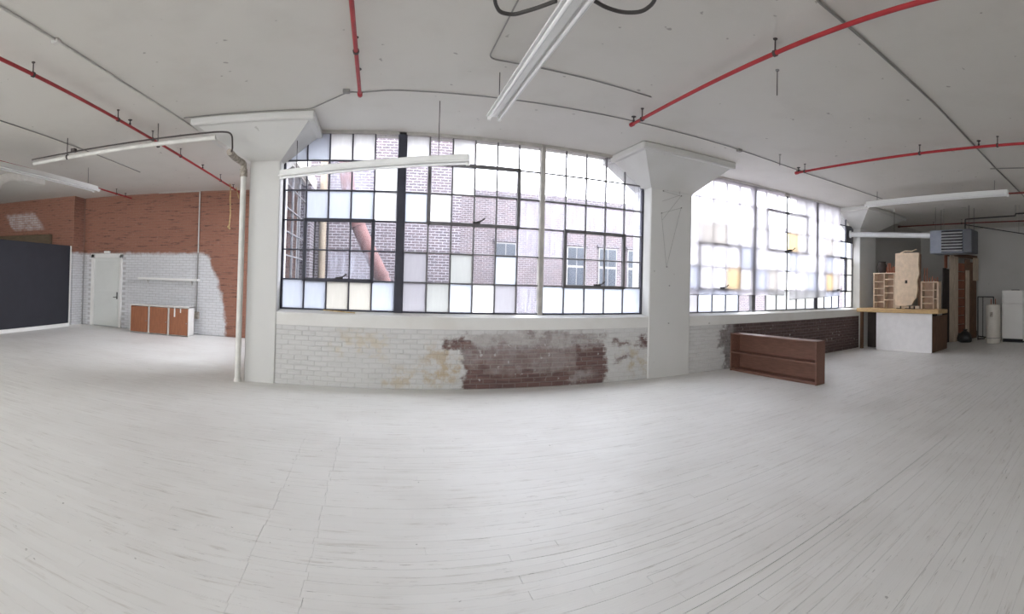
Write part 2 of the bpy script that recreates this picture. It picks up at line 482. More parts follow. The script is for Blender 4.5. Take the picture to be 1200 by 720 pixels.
# bricks ---------------------------------------------------------------
def brick_field(parent, O, U, N, length, height, m, bl=.2, bh=.0665, gap=.0105, nmax=300, proud=.006, depth=.03, skip=None):
    O = Vector(O); U = Vector(U); N = Vector(N); ang = math.atan2(U.y, U.x)
    cells = []; rows = int(height / (bh + gap) + 1e-6)
    for j in range(rows):
        z = j * (bh + gap) + gap * .5
        u = -(bl + gap) / 2 if j % 2 else 0.0
        while u < length - .02:
            a, b = max(u, 0.0), min(u + bl, length)
            if b - a > .03 and not (skip and skip((a + b) / 2, z + bh / 2)): cells.append((a, b, z))
            u += bl + gap
    def key(cl):
        P = O + U * ((cl[0] + cl[1]) / 2) + Vector((0, 0, cl[2]))
        u_, v_ = proj(P)
        if not (0 <= u_ <= 1200 and 0 <= v_ <= 720): return 1e9
        return (Vector((0, 0, EYE)) - P).length - (cl[1] - cl[0])
    cells.sort(key=key)
    cache = {}
    restm = MB(); xf = frame_xf(O, O + U)
    sgn = 1 if (Vector((0, 0, 1)).cross(U)).dot(N) > 0 else -1
    for i, (a, b, z) in enumerate(cells):
        pr = proud + random.uniform(-.003, .003); jz = random.uniform(-.002, .002)
        if i < nmax:
            L = round(b - a, 2); var = random.randrange(3); k = (L, var)
            if k not in cache:
                w = MB(); c = .005 + .002 * var
                lo, hi = sorted((-depth * sgn, 0.0))
                w.cbox(-L / 2, L / 2, lo, hi, -bh / 2 + .001 * var, bh / 2, c)
                cache[k] = w.mesh('brick', m)
            ob = bpy.data.objects.new('brick', cache[k]); col.objects.link(ob); ob.parent = parent
            P = O + U * ((a + b) / 2) + N * pr + Vector((0, 0, z + bh / 2 + jz))
            ob.location = P - Vector(WL[parent]); ob.rotation_euler = (0, 0, ang)
        else:
            lo, hi = sorted((-depth * sgn, pr * sgn))
            w = MB(xf); w.cbox(a, b, lo, hi, z + jz, z + bh + jz, .006); restm.add([tuple(q) for q in w.v], w.f)
    if restm.v: tag(restm.build('brickwork', m, parent), kind='stuff')

SILLZ = .93
for nm, (xa, xb), mm, bm_, lab in (('wall_front', BX, 'mortar_bay_one', 'brick_bay_one', 'low brick wall with flaking white paint and a bare red patch'),
                                   ('wall_front', BX2, 'mortar_bay_two', 'brick_bay_two', 'low dark brown brick wall under the plastic-covered window')):
    w = tag(MB().box(xa, xb, WY + .004, WY + .35, -.25, SILLZ).build(nm, mm), lab, kind='structure')
    brick_field(w, (xa, WY + .004, 0), (1, 0, 0), (0, -1, 0), xb - xa, SILLZ, bm_)
    pr = [(WY - .015, SILLZ), (WY - .015, 1.115), (WY - .005, 1.125), (GY + .0, 1.165), (GY + .35, 1.165), (GY + .35, SILLZ)]
    MB().prism(pr, xa, xb, 'x').build('sill', 'sill_concrete', w)

# concrete columns with flared capitals
def column(lab, x0, x1, tx0, tx1, yf):
    c = tag(MB().cbox(x0, x1, WY - .02, GY + .35, -.25, 3.52, .015).build('column', 'column_paint'), lab, kind='structure')
    zt, zb = 3.92, 3.50
    w = MB()
    lo = [(x0, WY - .02, zb), (x1, WY - .02, zb), (x1, GY + .34, zb), (x0, GY + .34, zb)]
    hi = [(tx0, yf, zt), (tx1, yf, zt), (tx1, GY + .34, zt), (tx0, GY + .34, zt)]
    w.add(lo + hi, [(0, 1, 2, 3), (4, 5, 6, 7)] + [(i, (i + 1) % 4, 4 + (i + 1) % 4, 4 + i) for i in range(4)])
    w.build('capital', 'column_paint', c)
    MB().cbox(tx0 - .09, tx1 + .09, yf - .08, GY + .35, zt, H, .02).build('drop_panel', 'column_paint', c)
    return c
column('white concrete column with a drainpipe down its edge', CX1[0], CX1[1], -2.72, -1.03, 6.62)
column('white concrete column between the two big windows', CX2[0], CX2[1], 4.10, 5.98, 6.48)
column('white concrete column beside the bar counter', CX3[0], CX3[1], 11.25, 13.5, 6.6)

# other walls
wb = tag(MB().box(-8.86, -1.7, YB, YB + .3, -.25, H).build('wall_back', 'mortar_back'), 'orange brick wall with white paint on its lower part', kind='structure')
DX = (-8.53, -7.40)
brick_field(wb, (-8.86, YB, 0), (1, 0, 0), (0, -1, 0), 6.8, H, 'brick_back', bh=.0675, gap=.0095,
            skip=lambda u, z: DX[0] - .05 < u - 8.86 < DX[1] + .05 and z < 2.30)
wl = tag(MB().box(XL, -8.9, 11.8, YB + .3, -.25, H).build('wall_back', 'mortar_back'), 'dim brick wall above the black panel', kind='structure')
brick_field(wl, (-12.9, 11.8, 0), (1, 0, 0), (0, -1, 0), 3.98, H, 'brick_back', nmax=0, skip=lambda u, z: z < 2.2 and u < 3.5)
brick_field(wl, (-8.9, 11.8, 0), (0, 1, 0), (1, 0, 0), .55, H, 'brick_back', nmax=300)
tag(MB().box(XL - .3, XL, YREAR, YB, -.25, 1.15).box(XL - .3, XL, YREAR, -5, 1.15, H).box(XL - .3, XL, 1, YB, 1.15, H).build('wall_left', 'grey_wall_paint'), kind='structure')  # the unseen gap is an added opening that lets in fill light
g = MB()
for k in range(9): y = -5 + 6 * k / 8; g.box(XL - .2, XL - .14, y - .02, y + .02, 1.15, H)
for k in range(6): z = 1.15 + (H - 1.15) * k / 6; g.box(XL - .2, XL - .14, -5, 1, z - .02, z + .02)
tag(g.build('fill_window_left', 'steel_grey'), kind='structure')  # bars of the added opening, out of view
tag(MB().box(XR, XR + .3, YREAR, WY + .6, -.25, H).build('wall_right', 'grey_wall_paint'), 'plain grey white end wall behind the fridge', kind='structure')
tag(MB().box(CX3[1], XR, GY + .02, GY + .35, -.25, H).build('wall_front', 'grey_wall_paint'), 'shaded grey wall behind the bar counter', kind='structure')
# rear wall; its unseen opening is added to brighten the room (behind the camera)
wr = MB()
wr.box(XL, XR, YREAR - .3, YREAR, -.25, 1.15)
for a, b in ((XL, -9), (-5, XR)): wr.box(a, b, YREAR - .3, YREAR, 1.15, H)
wr = tag(wr.build('wall_rear', 'column_paint'), kind='structure')
for a, b in ((-9, -5),):
    g = MB()
    for k in range(9): x = a + (b - a) * k / 8; g.box(x - .02, x + .02, YREAR - .2, YREAR - .14, 1.15, H)
    for k in range(6): z = 1.15 + (H - 1.15) * k / 6; g.box(a, b, YREAR - .2, YREAR - .14, z - .02, z + .02)
    tag(g.build('fill_window_rear', 'steel_grey'), kind='structure')  # bars of the added rear opening for fill light
# return wall of the wing (outside it is brick; it has a window of its own)
wt = MB().box(-2.0, -1.7, GY + .35, 8.2, -6, H).box(-2.0, -1.7, 11.7, YB + .3, -6, H).box(-2.0, -1.7, 8.2, 11.7, -6, 1.15)
wt = tag(wt.build('wall_return', 'outer_brick_dark'), 'outer brick wall of the wing seen through the window', kind='structure')
tag(MB().box(-2.05, -2.0, GY + .35, 8.2, 0, H).box(-2.05, -2.0, 11.7, YB, 0, H).box(-2.05, -2.0, 8.2, 11.7, 0, 1.15).build('wall_return', 'grey_wall_paint'), kind='structure')
# timber lintel over the black panel
tag(MB().cbox(-12.6, -9.75, 11.66, 11.8, 2.42, 2.86, .02).build('trim_1', 'lintel_wood'), 'brown timber lintel across the brick wall', kind='structure')

# ------------------------------------------------------------------ steel windows
Z0, DZ = 1.17, .4785
def steel_window(name, lab, secs, mulls, panes, vents, bar_mats, mull_mats, axis='x', plane=GY, blank=()):
    """secs: list of column edges per section; panes: glass material -> (row from the top, column) of its panes"""
    xa, xb = secs[0][0], secs[-1][-1]
    def bx(w, u0, u1, v0, v1, z0, z1, c=.004):
        if axis == 'x': w.cbox(u0, u1, plane + v0, plane + v1, z0, z1, c)
        else: w.cbox(plane + v0, plane + v1, u0, u1, z0, z1, c)
        return w
    root = thing(name, ((xa + xb) / 2, plane, Z0) if axis == 'x' else (plane, (xa + xb) / 2, Z0), lab, kind='structure')
    zt = Z0 + 6 * DZ
    w = MB()
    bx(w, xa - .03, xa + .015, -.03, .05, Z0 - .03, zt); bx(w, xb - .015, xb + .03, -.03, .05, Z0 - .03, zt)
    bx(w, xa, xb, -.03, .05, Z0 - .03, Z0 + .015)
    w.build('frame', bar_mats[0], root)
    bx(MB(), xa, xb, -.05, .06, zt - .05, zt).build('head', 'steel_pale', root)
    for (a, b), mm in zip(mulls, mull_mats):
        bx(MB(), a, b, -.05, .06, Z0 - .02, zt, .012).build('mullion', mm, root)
    vent_of = {}
    c0 = 0; glass_of = {rc: mat_name for mat_name, cells_ in panes.items() for rc in cells_}
    cache = {}
    for si, ed in enumerate(secs):
        bm_ = bar_mats[si]
        nc = len(ed) - 1
        vs = [v for v in vents if v[0] == si]
        for (s_, ca, cb, ra, rb) in vs:
            ztop = zt - ra * DZ; zbot = zt - (rb + 1) * DZ; xl, xr = ed[ca], ed[cb + 1]
            w = MB(); t_ = .028
            bx(w, xl - t_, xl + t_, -.045, .03, zbot - t_, ztop + t_); bx(w, xr - t_, xr + t_, -.045, .03, zbot - t_, ztop + t_)
            bx(w, xl, xr, -.045, .03, zbot - t_, zbot + t_); bx(w, xl, xr, -.045, .03, ztop - t_, ztop + t_)
            vo = w.build('ventilator', bm_, root)
            xm = (xl + xr) / 2 + .03
            w = MB(); bx(w, xm - .06, xm + .06, -.1, -.04, zbot + .02, zbot + .05)
            if axis == 'x': w.tube([(xm - .02, plane - .09, zbot + .04), (xm + .05, plane - .13, zbot + .05), (xm + .12, plane - .14, zbot + .10)], .012, 6)
            w.build('latch', 'black_iron', vo)
            for c in range(ca, cb + 1):
                for r_ in range(ra, rb + 1): vent_of[(si, c, r_)] = vo
        # glazing bars
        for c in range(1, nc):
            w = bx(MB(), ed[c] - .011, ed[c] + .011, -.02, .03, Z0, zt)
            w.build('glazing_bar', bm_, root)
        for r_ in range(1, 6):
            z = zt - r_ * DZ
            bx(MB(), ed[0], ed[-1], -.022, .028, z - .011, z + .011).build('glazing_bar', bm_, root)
        for c in range(nc):
            for r_ in range(6):
                ch = glass_of.get((r_, c0 + c), 'glass_clear')
                if ch == 'none': continue
                z1 = zt - r_ * DZ; L = round(ed[c + 1] - ed[c], 3)
                k = (L, ch)
                if k not in cache:
                    w = MB()
                    if axis == 'x': w.box(-L / 2, L / 2, -.003, .003, -DZ / 2, DZ / 2)
                    else: w.box(-.003, .003, -L / 2, L / 2, -DZ / 2, DZ / 2)
                    cache[k] = w.mesh('pane', ch)
                par = vent_of.get((si, c, r_), root)
                ob = bpy.data.objects.new('pane', cache[k]); col.objects.link(ob); ob.parent = par
                um = (ed[c] + ed[c + 1]) / 2
                P = (um, plane + .008, z1 - DZ / 2) if axis == 'x' else (plane + .008, um, z1 - DZ / 2)
                ob.location = Vector(P) - Vector(WL[par])
        c0 += nc
    return root
def edges(a, b, n): return [a + (b - a) * k / n for k in range(n + 1)]
#        A      B       C
panes_one = {
    'glass_blue': [(0, 0), (0, 1), (2, 1), (2, 2), (2, 3), (2, 5), (4, 9), (5, 0), (5, 1), (5, 4), (5, 7)] + [(5, c) for c in range(11, 16)],
    'glass_white': [(0, 2), (0, 3), (0, 5), (0, 7), (1, 4), (1, 7), (2, 4), (2, 6), (5, 8)],
    'glass_streaky': [(1, 2), (1, 3), (1, 15), (3, 10), (3, 11), (4, 2), (4, 3), (5, 10)] + [(2, c) for c in range(10, 16)],
    'glass_lavender': [(4, 5), (5, 5), (5, 9)],
    'glass_sage': [(4, 7), (5, 6)],
    'glass_cream': [(5, 2), (5, 3)]}
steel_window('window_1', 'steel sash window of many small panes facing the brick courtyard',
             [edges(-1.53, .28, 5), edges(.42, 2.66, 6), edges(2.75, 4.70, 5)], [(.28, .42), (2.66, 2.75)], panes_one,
             [(0, 1, 3, 3, 4), (1, 1, 4, 1, 2), (2, 1, 3, 3, 4)], ['steel_dark', 'steel_grey', 'steel_grey'], ['steel_dark', 'steel_pale'])  # grey bars of the later sections carry window glare in their colour
panes_two = {
    'glass_cream': [(0, 15), (2, 1), (2, 2), (2, 12), (3, 15), (4, 6), (4, 13), (4, 15), (5, 15)],
    'glass_amber': [(2, 8), (4, 3), (4, 12)],
    'glass_blue': [(2, 14), (3, 4), (3, 8), (3, 12), (4, 0), (4, 5), (4, 10), (5, 1), (5, 2), (5, 3), (5, 12), (5, 13)],
    'glass_lavender': [(5, 0)],
    'glass_sage': [(5, c) for c in range(6, 12)],
    'glass_clear': [(0, c) for c in range(9)] + [(1, c) for c in range(5)] + [(1, 6), (1, 7), (2, 15), (5, 4), (5, 5)] + [(r_, 14) for r_ in (0, 1, 3, 4, 5)],
    'none': [(1, 15)]}
taken = {rc for cells_ in panes_two.values() for rc in cells_}
panes_two['glass_white'] = [(r_, c) for r_ in range(6) for c in range(16) if (r_, c) not in taken]
steel_window('window_2', 'steel sash window mostly hidden by hanging plastic sheets',
             [edges(5.70, 7.62, 5), edges(7.74, 10.02, 6), edges(10.12, 11.88, 5)], [(7.62, 7.74), (10.02, 10.12)], panes_two,
             [(0, 1, 3, 3, 4), (1, 1, 4, 1, 2), (2, 1, 3, 3, 4)], ['steel_grey', 'steel_grey', 'steel_dark'], ['steel_grey', 'steel_dark'])
steel_window('window_3', 'steel sash window in the wing wall across the courtyard', [edges(8.2, 11.7, 4)], [], {}, [], ['steel_grey'], [], 'y', -1.85)
# vent plate where a pane is missing in window two
tag(MB().cbox(11.54, 11.86, GY - .02, GY + .02, Z0 + 4 * DZ, Z0 + 5 * DZ, .004).build('vent_plate', 'heater_grey'),
    'grey metal plate filling one window opening around the flue', 'plate')

# plastic sheets hung over window two
def sheet(lab, x0, x1, z0a, z0b, y, z1=4.03, cut=0):
    nx, nz = 40, 24; w = MB(); vs = []; fs = []
    for i in range(nx + 1):
        for j in range(nz + 1):
            b = j / nz; zr = z0a + (z1 - z0a) * b
            xl = max(x0, cut + (zr - 3.46) * .78) if cut else x0      # cut back where the capital flares out
            a = (xl + (x1 - xl) * i / nx - x0) / (x1 - x0); x = x0 + (x1 - x0) * a; zb = z0a + (z0b - z0a) * a
            yy = y + .016 * math.sin(a * 23 + b * 2) + .01 * math.sin(a * 51 + 1.3) * (1 - b) - .01 * (1 - b)
            vs.append((x, yy, zb + (z1 - zb) * b))
    for i in range(nx):
        for j in range(nz):
            k = i * (nz + 1) + j; fs.append((k, k + 1, k + nz + 2, k + nz + 1))
    w.add(vs, fs)
    o = thing('plastic_sheet', ((x0 + x1) / 2, y, z0a), lab, 'plastic sheet', 'plastic sheets over the window')
    s_ = w.build('film', 'plastic_sheet', o, True)
    MB().tube([(x0, y, z0a + .005), ((x0 + x1) / 2, y, (z0a + z0b) / 2 + .005), (x1, y, z0b + .005)], .008, 6).build('hem', 'conduit_grey', o)
    MB().cbox(x0 + (.45 if cut else 0), x1, y - .02, y + .02, z1 - .02, H, .004).build('batten', 'white_trim', o)
sheet('wide milky plastic sheet hung beside the concrete column with string wires', 5.72, 8.70, 1.53, 1.53, 7.43, cut=5.72)
sheet('narrower milky plastic sheet with slanting hem hung beside the flue pipe', 8.90, 11.12, 1.42, 1.52, 7.43)

# ================================================================== OUTSIDE
bld = thing('brick_building', (1, 13, -6), 'tall brick building close across the courtyard', 'building')
MB().box(-1.9, 2.25, 12.75, 20, -6, 10.0).build('wall', 'outer_brick_dark', bld)
MB().box(-1.95, 2.3, 12.7, 20, 10.0, 10.25).build('parapet', 'outside_cream', bld)
MB().tube([(-1.5, 12.62, -6), (-1.5, 12.62, 9.9)], .1, 10).build('downpipe', 'outside_cream', bld, True)
bl2 = thing('brick_building', (12, 17, -6), 'lower brick building with small sash windows beyond the courtyard', 'building')
MB().box(2.26, 34, 17, 26, -6, 4.95).build('wall', 'outer_brick_pale', bl2)
MB().box(2.26, 34, 16.93, 26, 4.95, 5.15).build('parapet', 'outer_brick_dark', bl2)
for x0 in (4.3, 7.2, 8.6, 9.95, 11.6, 13.2, 15.0, 17, 19, 21.5):
    for zs in (1.62, -1.6):
        x1 = x0 + .84
        fr = MB().cbox(x0, x1, 16.94, 17.0, zs, zs + 1.62, .01).build('window', 'far_window_trim', bl2)
        w = MB()
        for (a, b) in ((.03, .78), (.84, 1.56)):
            for (q, r_) in ((.05, .40), (.44, .79)): w.box(x0 + q, x0 + r_, 16.925, 16.95, zs + a + .03, zs + b)
        w.build('pane', 'far_window_glass', fr)
        MB().cbox(x0 - .06, x1 + .06, 16.9, 17, zs + 1.62, zs + 1.74, .01).build('lintel', 'outer_brick_dark', fr)
        MB().cbox(x0 - .05, x1 + .05, 16.88, 17, zs - .08, zs, .01).build('sill', 'far_window_trim', fr)
fl = [(-.85, 11.2, 4.6), (-.72, 11.2, 3.7), (-.5, 11.2, 3.0), (-.22, 11.2, 2.4), (.1, 11.2, 1.8), (.35, 11.2, 1.2), (.5, 11.2, .4), (.55, 11.2, -1), (.55, 11.2, -6)]
dk = thing('vent_duct', (.55, 11.2, -6), 'curved rusty pink duct running down the courtyard', 'duct')
MB().tube(arc(fl, .3), .17, 14).build('pipe', 'terracotta', dk, True)
for k in (2, 4): MB().tube([Vector(fl[k]) + Vector((-.012, 0, .03)), Vector(fl[k]) + Vector((.02, 0, -.05))], .19, 14).build('collar', 'terracotta', dk, True)
tag(MB().box(-60, 60, -60, 60, -6.2, -6.0).build('ground', 'outside_ground'), kind='structure')

# ================================================================== BACK OF THE ROOM (beyond the column)
d = thing('door_1', ((DX[0] + DX[1]) / 2, YB, 0), 'white painted wooden door in the brick wall', kind='structure')
w = MB().cbox(DX[0], DX[0] + .12, YB - .07, YB + .02, 0, 2.24, .01).cbox(DX[1] - .08, DX[1], YB - .07, YB + .02, 0, 2.24, .01).cbox(DX[0], DX[1], YB - .07, YB + .02, 2.12, 2.26, .01)
w.build('door_frame', 'white_trim', d)
lf = MB().cbox(DX[0] + .12, DX[1] - .08, YB - .045, YB, .02, 2.12, .006).build('door_leaf', 'door_paint', d)
for z0, z1 in ((.15, 1.05), (1.12, 2.02)):
    MB().cbox(DX[0] + .2, DX[1] - .16, YB - .052, YB - .04, z0, z1, .006).build('door_panel', 'door_paint', lf)
w = MB().cbox(DX[1] - .17, DX[1] - .13, YB - .06, YB - .04, .86, 1.08, .006).tube([(DX[1] - .15, YB - .05, .93), (DX[1] - .15, YB - .11, .93), (DX[1] - .24, YB - .12, .92)], .012, 8)
w.build('door_handle', 'black_iron', lf)
tag(MB().cbox(-8.05, -7.85, YB - .09, YB, 2.27, 2.34, .01).build('wall_block', 'white_trim'), 'small white block fixed above the white door', 'block')

bp = thing('black_backdrop', (-8.76, 8.5, 0), 'large matte black panel on a white base strip', 'panel')
MB().cbox(-8.80, -8.72, 4.2, 11.42, .10, 2.45, .01).build('panel', 'black_panel', bp)
MB().cbox(-8.80, -8.70, 4.2, 11.45, 0, .10, .01).build('base_strip', 'white_trim', bp)
MB().cbox(-8.80, -8.70, 11.42, 11.47, .1, 2.45, .01).build('edge_strip', 'white_trim', bp)

cb = thing('low_cabinet', (-5.77, 11.8, 0), 'low white cabinet with three brown wooden doors', 'cabinet')
x0, x1, y0, y1, zt = -6.68, -4.86, 11.62, 11.99, .80
w = MB().cbox(x0, x1, y0 + .02, y1, .02, .05, .004).cbox(x0, x1, y0, y1, zt - .035, zt, .006).cbox(x0, x0 + .03, y0, y1, 0, zt, .004).cbox(x1 - .03, x1, y0, y1, 0, zt, .004).cbox(x0, x1, y1 - .02, y1, 0, zt, .004)
for k in (1, 2): xm = x0 + (x1 - x0) * k / 3; w.cbox(xm - .022, xm + .022, y0, y1, 0, zt, .004)
w.build('carcass', 'cabinet_white', cb)
for k in range(3):
    a = x0 + (x1 - x0) * k / 3 + .035; b = x0 + (x1 - x0) * (k + 1) / 3 - .035
    dr = MB().cbox(a, b, y0 - .016, y0 + .004, .035, zt - .05, .004).build('door', 'cabinet_door', cb)
    MB().tube([(b - .03, y0 - .015, .36), (b - .03, y0 - .04, .36)], .013, 8).build('knob', 'conduit_grey', dr)
MB().cbox(-5.42, -4.92, y0 - .02, y0 + .08, zt + .0, zt + .012, .003).cbox(-5.3, -5.26, y0 - .024, y0 - .016, zt - .28, zt, .002).cbox(-5.12, -5.09, y0 - .024, y0 - .016, zt - .16, zt, .002).build('paint_drip', 'cabinet_white', cb)

ws = thing('wall_shelf', (-5.8, YB, 1.5), 'long thin white shelf fixed on the painted brick', 'shelf')
MB().cbox(-6.76, -4.86, YB - .2, YB, 1.50, 1.56, .006).build('board', 'white_trim', ws)
for x in (-6.5, -5.1): MB().prism([(YB, 1.50), (YB - .16, 1.50), (YB, 1.36)], x - .015, x + .015, 'x').build('bracket', 'white_trim', ws)

cp = thing('wall_conduit', (-4.93, YB - .04, .5), 'thin electrical conduit running down the brick wall to a box', 'conduit')
MB().tube([(-4.93, YB - .04, H), (-4.93, YB - .04, 2.3)], .02, 8).build('pipe', 'conduit_white', cp, True)
MB().tube([(-4.93, YB - .04, 2.3), (-4.93, YB - .04, .62)], .018, 8).build('pipe', 'conduit_grey', cp, True)
MB().cbox(-5.02, -4.85, YB - .1, YB, .44, .64, .01).build('box', 'pipe_joint', cp)

# rope ends hanging from the red pipe
rp = [(-3.66, 11.05, 3.94), (-3.62, 11.05, 3.93), (-3.618, 11.05, 3.86), (-3.62, 11.05, 3.55), (-3.60, 11.05, 3.2), (-3.63, 11.05, 2.85)]
o = thing('rope', rp[0], 'frayed tan rope hanging from the red sprinkler pipe', 'rope')
MB().tube(rp, .012, 6).build('strand', 'rope', o)
MB().tube([(-3.66, 11.05, 2.90), (-3.63, 11.05, 2.86), (-3.60, 11.05, 2.84)], .025, 6).build('knot', 'rope', o)
MB().tube([(-3.55, 11.3, 3.9), (-3.5, 11.3, 3.72), (-3.47, 11.3, 3.62)], .01, 6).build('strand', 'rope', o)

# ================================================================== PIPES
def red_pipe(lab, X, y0, y1, hang, heads, z=3.9, mat_='red_pipe', r=.022, capy=None):
    o = thing('sprinkler_pipe', (X, (y0 + y1) / 2, z), lab, 'pipe', 'red sprinkler pipes under the ceiling')
    MB().tube([(X, y0, z), (X, y1, z)], r, 10).build('pipe', mat_, o, True)
    for y in hang:
        MB().tube([(X, y, z + r), (X, y, H)], .008, 6).tube([(X, y - .015, z), (X, y + .015, z)], r + .01, 10).build('hanger', 'hanger_dark', o)
        MB().lathe((X, y, H - .008), [(.02, 0), (.024, .008)], 8).build('ceiling_plate', 'hanger_dark', o)
    for y in heads:
        MB().tube([(X, y, z), (X, y, z + .05)], .016, 8).lathe((X, y, z + .05), [(.008, 0), (.012, .04), (.034, .042), (.034, .048)], 10).build('sprinkler_head', 'black_iron', o)
    for y in ([y0, y1] if capy is None else capy):
        MB().tube([(X, y - .03, z), (X, y + .03, z)], r + .009, 10).build('end_cap', mat_, o, True)
    return o
red_pipe('red sprinkler pipe passing behind the drainpipe column to the brick wall', -3.66, -5.9, 12.3, (4.0, 5.85, 6.95, 8.1, 10.4), (6.2, 9.25, 11.4))
red_pipe('red sprinkler pipe ending over the many-paned window', -.27, -5.9, 5.66, (4.6,), (5.2,), capy=(5.66,))
red_pipe('red sprinkler pipe ending above the column between the windows', 3.28, -5.9, 5.54, (2.95, 5.28), (5.5,), capy=(5.54,))
red_pipe('red sprinkler pipe over the brown bookcase', 6.94, -5.9, 5.64, (1.8, 3.1, 5.45), (2.1, 5.6), capy=(5.64,))
red_pipe('red sprinkler pipe beyond the long strip light by the white door', -7.05, 4, 12.1, (11.3,), (11.8,), capy=(12.1,))
red_pipe('red sprinkler pipe beside the strip light near the bar counter', 10.52, -5.9, 5.0, (2.0,), (), z=3.92, mat_='red_rust')
red_pipe('dull red sprinkler pipe running behind the unit heater', 14.6, -5.9, 7.3, (2.5, 5.0), (6.0,), mat_='red_rust')

def conduit(lab, pts, r=.008, m='conduit_grey', boxes=(), z=4.025, name='ceiling_conduit'):
    P = [(p[0], p[1], p[2] if len(p) > 2 else z) for p in pts]
    o = thing(name, P[0], lab, 'conduit', 'thin conduits on the ceiling')
    MB().tube(arc(P, .12), r, 6).build('tube', m, o, True)
    for (x, y) in boxes: MB().cbox(x - .045, x + .045, y - .035, y + .035, z - .03, H, .008).build('junction_box', m, o)
conduit('conduit along the ceiling past all the window columns', [(-2.9, 6.5), (-1.0, 6.5), (-.42, 5.9), (-.27, 5.92), (.1, 5.82), (1.42, 5.78), (3.4, 5.72), (5.16, 5.71), (6.6, 5.78), (7.6, 5.82), (10.57, 5.76)], boxes=[(-.45, 5.87), (5.5, 5.73), (7.2, 5.81)])
conduit('painted conduit with a box near the red pipe over the open floor', [(-3.12, -5.5), (-3.12, 3.6), (-3.08, 5.0), (-2.94, 6.9), (-2.9, 7.4)], .013, 'conduit_white', boxes=[(-3.12, 3.75)])
conduit('conduit with a right-angle bend beside the twin strip light', [(1.09, -5.5), (1.09, 4.8), (2.27, 4.83), (3.15, 4.87)])
conduit('long conduit crossing over the open floor towards the fridge', [(2.95, -2), (2.95, 2.27), (5.5, 2.23), (8.56, 2.29), (12.5, 2.28)], .014)
conduit('faint conduit between the white pipe and the strip light', [(-5.45, 4.5), (-5.38, 7.6), (-5.36, 9.6)], .009)
conduit('short conduit on the ceiling beside the brick wall', [(-6.2, 12.28), (-4.93, 12.28)], .012, 'conduit_white')
conduit('short conduit crossing the ceiling by the end strip light', [(8.7, 2.4), (8.9, 1.0)], .010)

# drainpipe on the column and the white pipe feeding it
dp = thing('drainpipe', (-2.14, 7.14, 0), 'white drainpipe down the edge of the concrete column', 'pipe')
MB().tube([(-2.13, 7.15, 0), (-2.13, 7.15, 3.30)], .048, 12).build('pipe', 'pipe_white', dp, True)
MB().tube([(-2.13, 7.15, 3.24), (-2.13, 7.15, 3.36)], .062, 12).build('joint', 'pipe_joint', dp, True)
MB().tube([(-2.13, 7.15, 0), (-2.13, 7.15, .06)], .062, 12).build('joint', 'pipe_white', dp, True)
MB().tube(arc([(-2.13, 7.15, 3.34), (-2.13, 7.15, 3.45), (-2.2, 6.9, 3.48), (-2.2, 6.62, 3.5)], .08), .05, 12).build('elbow', 'pipe_joint', dp, True)
wp = thing('overhead_pipe', (-4.1, 6.6, 3.7), 'white overhead pipe running from the drainpipe column to the strip light', 'pipe')
MB().tube(arc([(-6.02, 6.67, 3.69), (-2.42, 6.6, 3.72)], .1), .036, 12).build('pipe', 'pipe_white', wp, True)
MB().tube(arc([(-6.02, 6.61, 3.755), (-2.35, 6.54, 3.785), (-2.14, 6.54, 3.76), (-2.13, 6.54, 3.52), (-2.16, 6.6, 3.50)], .1), .013, 8).build('conduit', 'hanger_dark', wp, True)
for x in (-5.2, -3.4):
    MB().tube([(x, 6.64, 3.74), (x, 6.64, H)], .008, 6).tube([(x - .015, 6.65, 3.705), (x + .015, 6.65, 3.705)], .046, 12).build('hanger', 'hanger_dark', wp)
MB().cbox(-5.02, -4.94, 6.5, 6.58, 3.74, 3.8, .006).build('box', 'hanger_dark', wp)

# ================================================================== STRIP LIGHTS
def strip_light(lab, A, B, wd, hangs, deep=.07, tubes=2, group='fluorescent strip lights', gap=.0):
    L = (Vector(B) - Vector(A)).length; xf = frame_xf(A, B)
    o = thing('strip_light', A, lab, 'light', group)
    h = wd / 2
    MB(xf).cbox(0, L, -h * .42, h * .42, .0, deep, .01).build('housing', 'enamel_white', o)
    w = MB(xf); pr = [(-h, -.005), (-h, .012), (-h * .4, .03), (h * .4, .03), (h, .012), (h, -.005), (h * .4, .018), (-h * .4, .018)]
    w.prism(pr, .01, L - .01, 'x'); w.build('reflector', 'enamel_white', o)
    for k in range(tubes):
        y = (-h * .62, h * .62)[k] if tubes == 2 else 0
        MB(xf).tube([(.05, y, -.02), (L - .05, y, -.02)], .017, 10).build('tube', 'tube_glass', o, True)
        MB(xf).cbox(.0, .05, y - .022, y + .022, -.045, .02, .006).build('socket', 'enamel_white', o)
        MB(xf).cbox(L - .05, L, y - .022, y + .022, -.045, .02, .006).build('socket', 'enamel_white', o)
    for s_ in hangs:
        P = xf((s_, 0, deep)); MB().tube([P, (P[0], P[1], H)], .005, 6).build('hanger', 'hanger_dark', o)
    return o
strip_light('twin-tube white strip light hanging over the middle of the floor', (1.31, 5.36, 3.62), (1.17, 1.6, 3.46), .19, (.25, 2.6), .085)
strip_light('white strip light hung slanting across the many-paned window', (-1.53, 7.12, 3.22), (1.14, 5.94, 3.22), .15, (.3, 2.5), .10, 1)
strip_light('long white strip light hung near the black panel', (-6.22, 9.1, 3.58), (-6.35, 4.4, 3.56), .24, (.35, 3.6), .09)
strip_light('long white strip light hung near the bar counter', (9.8, 5.78, 3.73), (9.68, 2.28, 3.73), .24, (.3, 3.2), .09)
